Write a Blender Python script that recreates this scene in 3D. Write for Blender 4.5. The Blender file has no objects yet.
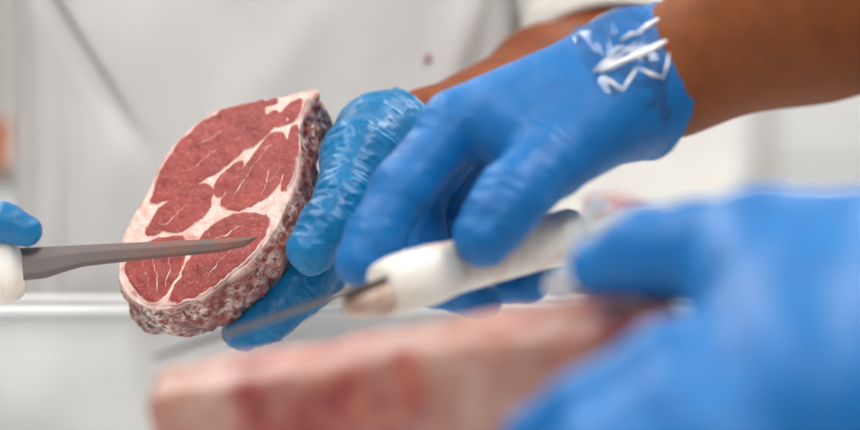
import bpy, math, random
import numpy as np
from mathutils import Vector, Matrix

random.seed(7); np.random.seed(7)
scene = bpy.context.scene
C = scene.collection

# ------------------------------------------------------------------ camera
CAM = np.array([0.0, 0.0, 1.12]); PITCH = math.radians(2.0); FPX = 85.0/36.0*860.0
FWD = np.array([0, math.cos(PITCH), -math.sin(PITCH)])
UP = np.array([0, math.sin(PITCH), math.cos(PITCH)])
RIGHT = np.array([1.0, 0, 0])
cam = bpy.data.cameras.new('camera'); camo = bpy.data.objects.new('camera', cam); C.objects.link(camo)
camo.location = CAM; camo.rotation_euler = (math.pi/2-PITCH, 0, 0)
cam.lens = 85; cam.sensor_width = 36; cam.clip_start = 0.05; cam.clip_end = 50
cam.dof.use_dof = True; cam.dof.focus_distance = 1.265; cam.dof.aperture_fstop = 2.5
scene.camera = camo

def P(px, py, d):
    """a point of the room, from where it shows in the photograph and how far away it stands"""
    return CAM + FWD*d + RIGHT*((px-430)*d/FPX) + UP*((215-py)*d/FPX)
def M(p): return P(*p)

# ------------------------------------------------------------------ world, lights, exposure
w = bpy.data.worlds.new('world'); scene.world = w; w.use_nodes = True
w.node_tree.nodes['Background'].inputs[0].default_value = (0.9, 0.95, 1, 1)
w.node_tree.nodes['Background'].inputs[1].default_value = 0.15
scene.view_settings.view_transform = 'Standard'; scene.view_settings.look = 'None'
scene.view_settings.gamma = 1.0; scene.view_settings.use_curve_mapping = False
scene.view_settings.exposure = -0.80
scene.cycles.use_denoising = True
CEIL = 2.65
LIGHTS = [(-0.9, 0.35, 24), (0.75, 0.35, 24), (-0.9, 1.35, 20), (0.75, 1.35, 20), (-0.9, 3.0, 46), (0.9, 3.0, 46), (0.0, -1.2, 46)]
for lx, ly, e in LIGHTS:
    l = bpy.data.lights.new('ceiling_lamp_light', 'AREA'); l.shape = 'RECTANGLE'; l.size = 0.28; l.size_y = 1.15
    l.energy = e; l.color = (1.0, 0.985, 0.96)
    o = bpy.data.objects.new('ceiling_lamp_light', l); C.objects.link(o); o.location = (lx, ly, CEIL-0.075)

# ------------------------------------------------------------------ helpers
def tag(o, label=None, cat=None, group=None, kind=None):
    if label: o['label'] = label
    if cat: o['category'] = cat
    if group: o['group'] = group
    if kind: o['kind'] = kind
    return o
def empty(name, loc):
    o = bpy.data.objects.new(name, None); C.objects.link(o); o.location = loc; o.empty_display_size = 0.05
    return o
def mesh_obj(name, verts, faces, mat, parent=None, smooth=True, attrs=None):
    me = bpy.data.meshes.new(name)
    v = np.asarray(verts, dtype=np.float64)
    if parent is not None:
        v = v - np.array(parent_origin(parent))
    me.from_pydata(v.tolist(), [], faces.tolist() if hasattr(faces, 'tolist') else faces)
    me.validate(); me.update()
    if smooth: me.polygons.foreach_set('use_smooth', [True]*len(me.polygons))
    if attrs:
        for k, a in attrs.items():
            at = me.attributes.new(k, 'FLOAT', 'POINT'); at.data.foreach_set('value', np.asarray(a, dtype=np.float32))
    me.materials.append(mat)
    o = bpy.data.objects.new(name, me); C.objects.link(o)
    if parent is not None: o.parent = parent
    return o
def parent_origin(p):
    loc = np.zeros(3)
    while p is not None:
        loc += np.array(p.location); p = p.parent
    return loc

def unit(v): v = np.asarray(v, float); return v/np.linalg.norm(v)
def hash3(ix, iy, iz, seed=0):
    h = (ix*374761393 + iy*668265263 + iz*2147483647 + seed*974634777) & 0xffffffff
    h = ((h ^ (h >> 13))*1274126177) & 0xffffffff
    h = (h ^ (h >> 16))
    return (h & 0xffff)/32767.5 - 1.0
def noise3(p, seed=0):
    p = np.asarray(p, dtype=np.float64)
    i = np.floor(p).astype(np.int64); f = p - i; u = f*f*f*(f*(f*6-15)+10)
    r = 0
    for dx in (0, 1):
        for dy in (0, 1):
            for dz in (0, 1):
                wgt = (u[:, 0] if dx else 1-u[:, 0])*(u[:, 1] if dy else 1-u[:, 1])*(u[:, 2] if dz else 1-u[:, 2])
                r = r + wgt*hash3(i[:, 0]+dx, i[:, 1]+dy, i[:, 2]+dz, seed)
    return r
def fbm(p, seed=0, octv=3):
    r = 0; a = 1.0; p = np.asarray(p, float)
    for o in range(octv):
        r = r + a*noise3(p, seed+o*17); p = p*2.03+11.7; a *= 0.5
    return r
def sstep(a, b, x):
    t = np.clip((x-a)/(b-a), 0, 1); return t*t*(3-2*t)

# ---- signed distance fields and a surface-nets mesher
def cone(p, a, b, ra, rb):
    a = np.asarray(a, np.float32); b = np.asarray(b, np.float32); ab = b-a; L2 = float(ab@ab)+1e-12
    pa = p-a
    t = np.clip((pa@ab)/L2, 0, 1)
    return np.sqrt(((pa - t[..., None]*ab)**2).sum(-1)) - (ra+(rb-ra)*t)
def ellip(p, c, ax):       # ax: 3 vectors (rows), scaled by their radii
    c = np.asarray(c, np.float32)
    q = p-c
    k = [(q@np.asarray(unit(a), np.float32))/np.float32(np.linalg.norm(a)) for a in ax]
    rr = np.sqrt(k[0]**2+k[1]**2+k[2]**2)
    return (rr-1)*min(np.linalg.norm(a) for a in ax)
def smin(a, b, k):
    h = np.maximum(k-np.abs(a-b), 0)/k
    return np.minimum(a, b)-h*h*k*0.25
def surface_nets(f, org, h):
    nx, ny, nz = f.shape
    s = f < 0
    corners = [(i, j, k) for i in (0, 1) for j in (0, 1) for k in (0, 1)]
    sl = lambda A, c: A[c[0]:nx-1+c[0], c[1]:ny-1+c[1], c[2]:nz-1+c[2]]
    cnt = sum(sl(s, c).astype(np.int8) for c in corners)
    act = (cnt > 0) & (cnt < 8)
    idx = np.argwhere(act)
    ids = -np.ones(act.shape, np.int64); ids[act] = np.arange(len(idx))
    acc = np.zeros((len(idx), 3)); num = np.zeros(len(idx))
    fv = {c: f[idx[:, 0]+c[0], idx[:, 1]+c[1], idx[:, 2]+c[2]] for c in corners}
    for c0 in corners:
        for ax in range(3):
            if c0[ax] == 0:
                c1 = list(c0); c1[ax] = 1; c1 = tuple(c1)
                a, b = fv[c0], fv[c1]
                m = (a < 0) != (b < 0)
                t = np.where(m, a/np.where(m, a-b, 1), 0)
                for q in range(3):
                    acc[:, q] += np.where(m, c0[q]+(t if q == ax else 0), 0)
                num += m
    v = org + (idx + acc/num[:, None])*h
    faces = []
    for ax in range(3):
        o1, o2 = [(1, 2), (2, 0), (0, 1)][ax]
        a = s.copy(); b = np.zeros_like(s)
        slc0 = [slice(None)]*3; slc1 = [slice(None)]*3
        slc0[ax] = slice(0, -1); slc1[ax] = slice(1, None)
        A = s[tuple(slc0)]; B = s[tuple(slc1)]
        e = np.argwhere(A != B)
        e = e[(e[:, o1] > 0) & (e[:, o2] > 0) & (e[:, o1] < f.shape[o1]-1) & (e[:, o2] < f.shape[o2]-1)]
        d1 = np.zeros(3, int); d1[o1] = 1; d2 = np.zeros(3, int); d2[o2] = 1
        g = lambda q: ids[q[:, 0], q[:, 1], q[:, 2]]
        q = np.stack([g(e-d1-d2), g(e-d2), g(e), g(e-d1)], 1)
        inside = s[e[:, 0], e[:, 1], e[:, 2]]
        q[~inside] = q[~inside][:, ::-1]
        faces.append(q)
    faces = np.concatenate(faces)
    faces = faces[(faces >= 0).all(1)]
    return v, faces
def edges_of(faces):
    e = np.concatenate([faces[:, [0, 1]], faces[:, [1, 2]], faces[:, [2, 3]], faces[:, [3, 0]]])
    return e
def lap(val, e, it, lam=0.5):
    n = len(val); deg = np.bincount(e.ravel(), minlength=n).astype(float); deg[deg == 0] = 1
    for _ in range(it):
        if val.ndim == 1:
            s = np.bincount(e[:, 0], val[e[:, 1]], n)+np.bincount(e[:, 1], val[e[:, 0]], n)
            val = val+lam*(s/deg-val)
        else:
            s = np.stack([np.bincount(e[:, 0], val[e[:, 1], q], n)+np.bincount(e[:, 1], val[e[:, 0], q], n) for q in range(3)], 1)
            val = val+lam*(s/deg[:, None]-val)
    return val
def vnormals(v, f):
    n = np.cross(v[f[:, 2]]-v[f[:, 0]], v[f[:, 3]]-v[f[:, 1]])
    vn = np.zeros_like(v)
    for k in range(4):
        for q in range(3): vn[:, q] += np.bincount(f[:, k], n[:, q], len(v))
    return vn/(np.linalg.norm(vn, axis=1)[:, None]+1e-12)
def sdf_mesh(fn, lo, hi, h, smooth=2):
    lo = np.asarray(lo, float); hi = np.asarray(hi, float)
    n = np.ceil((hi-lo)/h).astype(int)+1
    B = 10; nb_ = -(-n//B); n = nb_*B                  # blocks far from the surface are skipped
    cg = np.stack(np.meshgrid(*[lo[i]+(np.arange(nb_[i])*B+(B-1)/2)*h for i in range(3)], indexing='ij'), -1).astype(np.float32)
    cd = fn(cg)
    f = np.repeat(np.repeat(np.repeat(cd, B, 0), B, 1), B, 2)
    near = np.argwhere(np.abs(cd) < B*h*0.5*1.75*1.25+0.004)
    loc = np.stack(np.meshgrid(*[np.arange(B)]*3, indexing='ij'), -1)
    for c0 in range(0, len(near), 200):
        nb2 = near[c0:c0+200]
        pts = (lo+(nb2[:, None, None, None, :]*B+loc)*h).astype(np.float32)
        val = fn(pts)
        for q, (i, j, k) in enumerate(nb2): f[i*B:i*B+B, j*B:j*B+B, k*B:k*B+B] = val[q]
    v, q = surface_nets(f, lo, h)
    e = edges_of(q)
    v = lap(v, e, smooth, 0.5)
    return v, q, e
def bounds(prims, pad):
    pts = np.array([p for a, b, ra, rb in prims for p in (a, b)]); r = max(max(ra, rb) for a, b, ra, rb in prims)
    return pts.min(0)-r-pad, pts.max(0)+r+pad

# ---- tubes, lathes, plates
def frame_of(d):
    d = unit(d); a = np.array([0, 0, 1.0]) if abs(d[2]) < 0.9 else np.array([1.0, 0, 0])
    x = unit(np.cross(a, d)); return d, x, np.cross(d, x)
def box_mesh(lo, hi, bev=0.0):
    x0, y0, z0 = lo; x1, y1, z1 = hi; b = bev
    if b <= 0:
        v = [(x, y, z) for x in (x0, x1) for y in (y0, y1) for z in (z0, z1)]
        f = [(0, 1, 3, 2), (4, 6, 7, 5), (0, 4, 5, 1), (2, 3, 7, 6), (0, 2, 6, 4), (1, 5, 7, 3)]
        return v, f
    # chamfered box: each corner gives three vertices
    v = []; f = []
    idx = {}
    for i, x in enumerate((x0, x1)):
        for j, y in enumerate((y0, y1)):
            for k, z in enumerate((z0, z1)):
                sx, sy, sz = (b if i == 0 else -b), (b if j == 0 else -b), (b if k == 0 else -b)
                idx[i, j, k, 0] = len(v); v.append((x, y+sy, z+sz))
                idx[i, j, k, 1] = len(v); v.append((x+sx, y, z+sz))
                idx[i, j, k, 2] = len(v); v.append((x+sx, y+sy, z))
    g = lambda i, j, k, a: idx[i, j, k, a]
    for i in (0, 1): f.append([g(i, 0, 0, 0), g(i, 1, 0, 0), g(i, 1, 1, 0), g(i, 0, 1, 0)][::(1 if i else -1)])
    for j in (0, 1): f.append([g(0, j, 0, 1), g(0, j, 1, 1), g(1, j, 1, 1), g(1, j, 0, 1)][::(1 if j else -1)])
    for k in (0, 1): f.append([g(0, 0, k, 2), g(1, 0, k, 2), g(1, 1, k, 2), g(0, 1, k, 2)][::(1 if k else -1)])
    for i in (0, 1):
        for j in (0, 1): f.append([g(i, j, 0, 0), g(i, j, 1, 0), g(i, j, 1, 1), g(i, j, 0, 1)][::(1 if i == j else -1)])
    for j in (0, 1):
        for k in (0, 1): f.append([g(0, j, k, 1), g(1, j, k, 1), g(1, j, k, 2), g(0, j, k, 2)][::(1 if j == k else -1)])
    for i in (0, 1):
        for k in (0, 1): f.append([g(i, 0, k, 0), g(i, 0, k, 2), g(i, 1, k, 2), g(i, 1, k, 0)][::(1 if i == k else -1)])
    for i in (0, 1):
        for j in (0, 1):
            for k in (0, 1): f.append([g(i, j, k, 0), g(i, j, k, 1), g(i, j, k, 2)][::(1 if (i+j+k) % 2 else -1)])
    return v, f
def box(name, lo, hi, mat, parent=None, bev=0.0):
    v, f = box_mesh(lo, hi, bev); return mesh_obj(name, v, f, mat, parent, smooth=False)
def join_boxes(name, boxes, mat, parent=None, bev=0.0):
    V = []; F = []
    for lo, hi in boxes:
        v, f = box_mesh(lo, hi, bev); F += [[i+len(V) for i in q] for q in f]; V += list(v)
    return mesh_obj(name, V, F, mat, parent, smooth=False)
def grid_faces(nu, nv, wrap_u=False, wrap_v=False):
    f = []
    for i in range(nu if wrap_u else nu-1):
        for j in range(nv if wrap_v else nv-1):
            f.append((i*nv+j, ((i+1) % nu)*nv+j, ((i+1) % nu)*nv+(j+1) % nv, i*nv+(j+1) % nv))
    return f
def loft(rings, cap=True):
    """rings: list of (n,3) arrays; closed around, capped at the ends"""
    n = len(rings[0]); V = np.concatenate(rings); f = []
    for i in range(len(rings)-1):
        for j in range(n):
            f.append((i*n+j, i*n+(j+1) % n, (i+1)*n+(j+1) % n, (i+1)*n+j))
    V = list(V)
    if cap:
        for base, r, flip in ((0, rings[0], True), ((len(rings)-1)*n, rings[-1], False)):
            c = len(V); V.append(np.mean(r, axis=0))
            for j in range(n):
                t = (base+j, base+(j+1) % n, c)
                f.append(t[::-1] if flip else t)
    return np.array(V), f

# ------------------------------------------------------------------ materials
def srgb(r, g, b):
    f = lambda c: (c/255/12.92) if c/255 <= 0.04045 else ((c/255+0.055)/1.055)**2.4
    return (f(r), f(g), f(b), 1.0)
class Mat:
    def __init__(s, name, col, rough=0.5, **kw):
        s.m = bpy.data.materials.new(name); s.m.use_nodes = True; s.t = s.m.node_tree
        s.b = s.t.nodes['Principled BSDF']; s.b.inputs['Base Color'].default_value = col; s.b.inputs['Roughness'].default_value = rough
        for k, v in kw.items(): s.b.inputs[k.replace('_', ' ')].default_value = v
        tc = s.t.nodes.new('ShaderNodeTexCoord'); s.co = tc.outputs['Object']
    def n(s, kind, **kw):
        nd = s.t.nodes.new(kind)
        for k, v in kw.items():
            if k in nd.inputs: nd.inputs[k].default_value = v
            else: setattr(nd, k, v)
        return nd
    def l(s, a, b): s.t.links.new(a, b)
    def map(s, scale=(1, 1, 1), rot=(0, 0, 0)):
        mp = s.n('ShaderNodeMapping'); mp.inputs['Scale'].default_value = scale; mp.inputs['Rotation'].default_value = rot
        s.l(s.co, mp.inputs[0]); return mp.outputs[0]
    def noise(s, scale, detail=3, rough=0.55, dist=0, vec=None):
        nd = s.n('ShaderNodeTexNoise'); nd.inputs['Scale'].default_value = scale; nd.inputs['Detail'].default_value = detail
        nd.inputs['Roughness'].default_value = rough; nd.inputs['Distortion'].default_value = dist
        s.l(vec if vec else s.co, nd.inputs['Vector']); return nd.outputs['Fac']
    def ramp(s, fac, stops):
        r = s.n('ShaderNodeValToRGB'); s.l(fac, r.inputs[0]); e = r.color_ramp.elements
        while len(e) < len(stops): e.new(0.5)
        for q, (p, c) in zip(e, stops): q.position = p; q.color = c
        return r.outputs[0]
    def mix(s, fac, a, b):
        mx = s.n('ShaderNodeMix', data_type='RGBA')
        for sock, val in ((0, fac), (6, a), (7, b)):
            if isinstance(val, (tuple, float, int)): mx.inputs[sock].default_value = val
            else: s.l(val, mx.inputs[sock])
        return mx.outputs[2]
    def attr(s, name):
        a = s.n('ShaderNodeAttribute'); a.attribute_name = name; return a.outputs['Fac']
    def bump(s, h, strength=0.3, dist=0.001):
        b = s.n('ShaderNodeBump'); b.inputs['Strength'].default_value = strength; b.inputs['Distance'].default_value = dist
        s.l(h, b.inputs['Height']); s.l(b.outputs[0], s.b.inputs['Normal'])
    def color(s, c): s.l(c, s.b.inputs['Base Color'])
G1 = lambda v: (v, v, v, 1)

def glove_mat(name, c0, c1, rough):
    m = Mat(name, c0, rough, Subsurface_Weight=0.08, Subsurface_Scale=0.004, Specular_IOR_Level=0.38)
    m.b.inputs['Subsurface Radius'].default_value = (0.3, 0.7, 1.0)
    m.color(m.ramp(m.noise(38, 3), [(0.3, c0), (0.7, c1)]))
    m.bump(m.noise(420, 2), 0.12, 0.0006)
    return m.m
M_GLOVE1 = glove_mat('nitrile_turquoise', srgb(0, 94, 144), srgb(0, 114, 168), 0.40)
M_GLOVE2 = glove_mat('nitrile_blue', srgb(0, 96, 162), srgb(0, 108, 178), 0.5)

def skin_mat(name, c0, c1):
    m = Mat(name, c0, 0.6, Subsurface_Weight=0.05, Subsurface_Scale=0.006, Specular_IOR_Level=0.3)
    c = m.ramp(m.noise(60, 5, 0.6), [(0.32, c0), (0.68, c1)])
    m.color(c); m.bump(m.noise(350, 4), 0.25, 0.001)
    return m.m
M_SKIN1 = skin_mat('tanned_skin', srgb(106, 49, 18), srgb(134, 67, 29))
M_SKIN2 = skin_mat('brown_skin', srgb(122, 64, 28), srgb(138, 76, 36))

def cloth_mat(name, c0, c1, rough=0.8):
    m = Mat(name, c0, rough)
    m.color(m.ramp(m.noise(6, 4), [(0.3, c0), (0.7, c1)]))
    m.bump(m.noise(900, 2), 0.12, 0.0005)
    return m.m
M_APRON = cloth_mat('white_apron_cloth', srgb(198, 196, 194), srgb(212, 211, 210), 0.6)
M_COAT = cloth_mat('white_coat_cloth', srgb(214, 212, 205), srgb(226, 224, 218))
M_TROUSER = cloth_mat('dark_trouser_cloth', srgb(48, 52, 60), srgb(60, 64, 72))
M_HAIR = cloth_mat('dark_hair', srgb(30, 22, 18), srgb(42, 32, 26))
M_WALL = Mat('painted_wall', srgb(226, 226, 226), 0.5); M_WALL.bump(M_WALL.noise(60), 0.05); M_WALL = M_WALL.m
M_PANEL = Mat('white_wall_panel', srgb(228, 228, 228), 0.35).m
M_TRIM = Mat('grey_trim', srgb(196, 193, 188), 0.5).m
m = Mat('floor_tile', srgb(150, 150, 148), 0.45); m.color(m.ramp(m.noise(9, 5), [(0.3, srgb(140, 140, 138)), (0.7, srgb(165, 165, 162))])); M_FLOOR = m.m
M_PLASTIC = Mat('white_plastic', srgb(222, 222, 222), 0.4)
M_PLASTIC.color(M_PLASTIC.ramp(M_PLASTIC.noise(12, 4), [(0.3, srgb(224, 224, 223)), (0.7, srgb(234, 234, 233))])); M_PLASTIC = M_PLASTIC.m
M_STEEL = Mat('brushed_steel', srgb(170, 170, 172), 0.3, Metallic=1.0).m
M_FOAM = Mat('white_foam', srgb(238, 237, 234), 0.6).m
M_ORANGE = Mat('orange_plastic', srgb(235, 128, 22), 0.5).m
M_BLUECLOTH = cloth_mat('pale_blue_cloth', srgb(150, 166, 196), srgb(172, 184, 208))
m = Mat('lamp_diffuser', (1, 1, 1, 1), 0.5); m.b.inputs['Emission Color'].default_value = (1, .985, .96, 1); m.b.inputs['Emission Strength'].default_value = 4; M_LAMP = m.m

# blade: brushed grey steel with meat smear
def blade_mat(name, smear):
    m = Mat(name, srgb(112, 104, 102), 0.42, Metallic=0.8)
    sm = m.n('ShaderNodeMath', operation='MULTIPLY'); m.l(m.attr('smear'), sm.inputs[0])
    m.l(m.ramp(m.noise(70, 4), [(0.35, G1(0)), (0.6, G1(1))]), sm.inputs[1])
    m.color(m.mix(sm.outputs[0], srgb(112, 104, 102), smear)); m.bump(m.noise(300, 3), 0.1, 0.0005)
    return m.m
M_BLADE = blade_mat('knife_blade_steel', srgb(150, 92, 76))
m = Mat('white_knife_handle', srgb(232, 226, 214), 0.45)
m.color(m.ramp(m.noise(45, 4), [(0.25, srgb(205, 180, 160)), (0.5, srgb(226, 221, 212)), (0.75, srgb(236, 233, 228))])); m.bump(m.noise(200), 0.15); M_HANDLE = m.m
m = Mat('stained_handle', srgb(196, 172, 150), 0.5); m.color(m.ramp(m.noise(60, 4), [(0.3, srgb(170, 132, 112)), (0.6, srgb(206, 190, 174))])); M_BOLSTER = m.m

# meat
def fat_nodes(m):
    return m.ramp(m.noise(90, 4, 0.6, 0.6), [(0.25, srgb(206, 136, 122)), (0.45, srgb(226, 186, 174)), (0.7, srgb(236, 214, 204))])
def lean_nodes(m, dark, mid, pale):
    base = m.ramp(m.noise(55, 3, 0.6), [(0.3, dark), (0.7, mid)])
    vein = m.ramp(m.noise(210, 6, 0.68, 2.5), [(0.53, G1(0)), (0.72, G1(.85))])
    return m.mix(vein, base, pale)
m = Mat('lean_pork', srgb(160, 60, 58), 0.48, Specular_IOR_Level=0.35, Subsurface_Weight=0.06, Subsurface_Scale=0.003)
ad = m.n('ShaderNodeMath', operation='MULTIPLY_ADD'); m.l(m.noise(140, 5, 0.65, 0.8), ad.inputs[0]); ad.inputs[1].default_value = 1.1; ad.inputs[2].default_value = -0.55
ad2 = m.n('ShaderNodeMath', operation='ADD'); m.l(ad.outputs[0], ad2.inputs[0]); m.l(m.attr('lean'), ad2.inputs[1])
edge_ = m.ramp(ad2.outputs[0], [(0.22, G1(0)), (0.5, G1(1))])
m.color(m.mix(edge_, fat_nodes(m), lean_nodes(m, srgb(124, 32, 30), srgb(160, 58, 52), srgb(200, 122, 110))))
m.bump(m.noise(260, 4, 0.6), 0.5, 0.001); M_LEAN = m.m
m = Mat('fat_and_rind', srgb(230, 200, 190), 0.42, Subsurface_Weight=0.06, Subsurface_Scale=0.003)
fine_ = m.ramp(m.noise(200, 6, 0.72, 0.6), [(0.45, G1(0)), (0.57, G1(1))])
patch_ = m.ramp(m.noise(48, 4, 0.6, 0.5), [(0.36, G1(0.12)), (0.66, G1(0.95))])
mu = m.n('ShaderNodeMath', operation='MULTIPLY'); m.l(fine_, mu.inputs[0]); m.l(patch_, mu.inputs[1])
base_ = m.ramp(m.noise(60, 4, 0.6), [(0.3, srgb(80, 18, 20)), (0.5, srgb(122, 36, 32)), (0.7, srgb(158, 72, 58))])
rimc = m.mix(mu.outputs[0], base_, srgb(238, 220, 210))
m.color(m.mix(m.attr('rim'), fat_nodes(m), rimc)); m.bump(m.noise(220, 5, 0.65), 0.8, 0.0018); M_FAT = m.m
m = Mat('block_meat', srgb(200, 150, 140), 0.45, Subsurface_Weight=0.06, Subsurface_Scale=0.004)
pale = m.ramp(m.noise(40, 4, 0.6, 0.8), [(0.25, srgb(148, 88, 74)), (0.5, srgb(162, 120, 106)), (0.75, srgb(178, 150, 138))])
red = m.ramp(m.noise(48, 4, 0.6, 0.8), [(0.3, srgb(104, 28, 28)), (0.5, srgb(136, 54, 48)), (0.72, srgb(174, 98, 80))])
m.color(m.mix(m.attr('dark'), m.mix(m.attr('lean'), pale, red), srgb(92, 22, 32))); m.bump(m.noise(150, 4), 0.5, 0.002); M_BLOCK = m.m
m = Mat('dark_raw_meat', srgb(110, 30, 40), 0.35); m.color(m.ramp(m.noise(30, 4), [(0.3, srgb(120, 28, 44)), (0.6, srgb(180, 80, 90)), (0.8, srgb(225, 180, 175))])); M_BGMEAT = m.m

def film_mat(name, rough, white):
    m = bpy.data.materials.new(name); m.use_nodes = True; t = m.node_tree; t.nodes.clear()
    out = t.nodes.new('ShaderNodeOutputMaterial'); mix = t.nodes.new('ShaderNodeMixShader')
    tr = t.nodes.new('ShaderNodeBsdfTransparent'); gl = t.nodes.new('ShaderNodeBsdfGlossy'); gl.inputs['Roughness'].default_value = rough
    fr = t.nodes.new('ShaderNodeFresnel'); fr.inputs['IOR'].default_value = 1.5
    mul = t.nodes.new('ShaderNodeMath'); mul.operation = 'MULTIPLY_ADD'; mul.inputs[1].default_value = 0.6; mul.inputs[2].default_value = 0.0; mul.use_clamp = True
    t.links.new(fr.outputs[0], mul.inputs[0]); t.links.new(mul.outputs[0], mix.inputs[0])
    t.links.new(gl.outputs[0], mix.inputs[2])
    di = t.nodes.new('ShaderNodeBsdfTranslucent'); di.inputs[0].default_value = (.9, .9, .92, 1)
    df = t.nodes.new('ShaderNodeBsdfDiffuse'); df.inputs[0].default_value = (.9, .9, .92, 1)
    ad = t.nodes.new('ShaderNodeMixShader'); t.links.new(di.outputs[0], ad.inputs[1]); t.links.new(df.outputs[0], ad.inputs[2])
    m2 = t.nodes.new('ShaderNodeMixShader'); m2.inputs[0].default_value = white
    t.links.new(tr.outputs[0], m2.inputs[1]); t.links.new(ad.outputs[0], m2.inputs[2])
    t.links.new(m2.outputs[0], mix.inputs[1]); t.links.new(mix.outputs[0], out.inputs[0])
    return m
M_FILM = film_mat('clear_film', 0.1, 0.015)
M_WRAP = Mat('milky_plastic_wrap', srgb(244, 244, 248), 0.25, Subsurface_Weight=0.3, Subsurface_Scale=0.01).m
M_FOLD_GLINT = Mat('fold_glint_white', srgb(244, 246, 250), 0.15, Specular_IOR_Level=0.9, Coat_Weight=0.6).m  # opaque white: lamp glints on the film folds put into the colour

# ------------------------------------------------------------------ the room
tag(box('floor', (-3, -2.6, -0.05), (3, 4.6, 0), M_FLOOR), kind='structure')
tag(box('ceiling', (-3, -2.6, CEIL), (3, 4.6, CEIL+0.05), M_WALL), kind='structure')
tag(box('wall_left', (-3.05, -2.6, 0), (-3, 4.6, CEIL), M_WALL), kind='structure')
tag(box('wall_right', (3, -2.6, 0), (3.05, 4.6, CEIL), M_WALL), kind='structure')
tag(box('wall_front', (-3, -2.65, 0), (3, -2.6, CEIL), M_WALL), kind='structure')
wb = tag(box('wall_back', (-3, 4.6, 0), (3, 4.65, CEIL), M_WALL), kind='structure')
seam = (765-430)*4.58/FPX
xs = [-3, seam-2.4, seam-1.2, seam, seam+1.2, 3]
zs = [0.0, 1.07, CEIL]
for i in range(len(xs)-1):
    for j in range(2):
        box('panel', (xs[i]+0.006, 4.585, zs[j]+0.005), (xs[i+1]-0.006, 4.6, zs[j+1]-0.005), M_PANEL, wb, 0.003)
tag(box('trim_1', (seam-0.022, 4.57, 0.0), (seam+0.022, 4.585, CEIL), M_TRIM, None, 0.004), kind='structure')
for i, (lx, ly, e) in enumerate(LIGHTS):
    t = empty('ceiling_lamp', (lx, ly, CEIL))
    join_boxes('housing', [((lx-.17, ly-.6, CEIL-.06), (lx-.145, ly+.6, CEIL)), ((lx+.145, ly-.6, CEIL-.06), (lx+.17, ly+.6, CEIL)),
               ((lx-.145, ly-.6, CEIL-.06), (lx+.145, ly-.58, CEIL)), ((lx-.145, ly+.58, CEIL-.06), (lx+.145, ly+.6, CEIL))], M_PLASTIC, t)
    box('diffuser', (lx-.145, ly-.58, CEIL-.05), (lx+.145, ly+.58, CEIL-.04), M_LAMP, t)
    tag(t, 'long white ceiling lamp panel above ' + ['the near left table corner', 'the near table end beside the cutting person', 'the tray at the apron', 'the cutting person', 'the storage rack', 'the back counter', 'the open floor before the table'][i], 'ceiling lamp', 'ceiling lamps over the room')

# ------------------------------------------------------------------ work table, board, tray
TZ = 0.90
t = empty('work_table', (-0.25, 1.0, 0))
box('tabletop', (-1.0, 0.52, TZ-0.04), (0.36, 1.53, TZ), M_PLASTIC, t, 0.004)
for sx in (-0.95, 0.31):
    for sy in (0.57, 1.48): box('leg', (sx-.02, sy-.02, 0), (sx+.02, sy+.02, TZ-0.04), M_STEEL, t, 0.003)
box('shelf', (-0.93, 0.59, 0.25), (0.29, 1.46, 0.27), M_STEEL, t)
tag(t, 'work table with a white top and steel legs under the tray', 'table')

def tray(name, x0, x1, y0, y1, z0, z1, wall, mat, label, cat, group=None, rimw=0.008):
    t = empty(name, ((x0+x1)/2, (y0+y1)/2, z0))
    body = join_boxes('body', [((x0, y0, z0), (x1, y0+wall, z1)), ((x0, y1-wall, z0), (x1, y1, z1)), ((x0, y0+wall, z0), (x0+wall, y1-wall, z1)),
                       ((x1-wall, y0+wall, z0), (x1, y1-wall, z1)), ((x0+wall, y0+wall, z0), (x1-wall, y1-wall, z0+wall))], mat, t, 0.0)
    r = rimw
    join_boxes('rim', [((x0-r, y0-r, z1), (x1+r, y0+wall, z1+.006)), ((x0-r, y1-wall, z1), (x1+r, y1+r, z1+.006)),
                       ((x0-r, y0+wall, z1), (x0+wall, y1-wall, z1+.006)), ((x1-wall, y0+wall, z1), (x1+r, y1-wall, z1+.006))], mat, t, 0.0015)
    return tag(t, label, cat, group)
rim = P(60, 307, 1.42)
tray('plastic_tray', -0.62, 0.20, 1.42, 1.525, TZ, rim[2]-0.006, 0.006, M_PLASTIC, 'long white plastic tray standing on the table before the apron', 'tray')

# ------------------------------------------------------------------ background: counter, foam trays, meat, bucket
bz = P(650, 222, 2.5)[2]
t = empty('back_counter', (0.5, 2.8, 0))
box('countertop', (-0.05, 2.45, bz-0.04), (1.6, 3.15, bz), M_FOAM, t, 0.004)
box('cabinet_body', (-0.02, 2.5, 0.08), (1.57, 3.12, bz-0.04), M_PLASTIC, t)
for k in range(3): box('door', (0.0+k*.52, 2.482, 0.12), (0.5+k*.52, 2.5, bz-0.06), M_PANEL, t, 0.004)
tag(t, 'white counter with doors behind the workers', 'counter')
zz = bz+0.002; names = ['lowest', 'second from the bottom', 'third from the bottom', 'fourth from the bottom', 'topmost']
for k in range(5):
    x1 = (735-430)*2.56/FPX + [0.0, -0.006, 0.004, -0.004, 0.0][k]
    tray('foam_tray', x1-0.33, x1, 2.56, 2.80, zz, zz+0.020, 0.005, M_FOAM, 'white foam tray in the stack on the back counter, ' + names[k], 'foam tray', 'foam trays on the back counter', 0.012)
    zz += 0.0265

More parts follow.
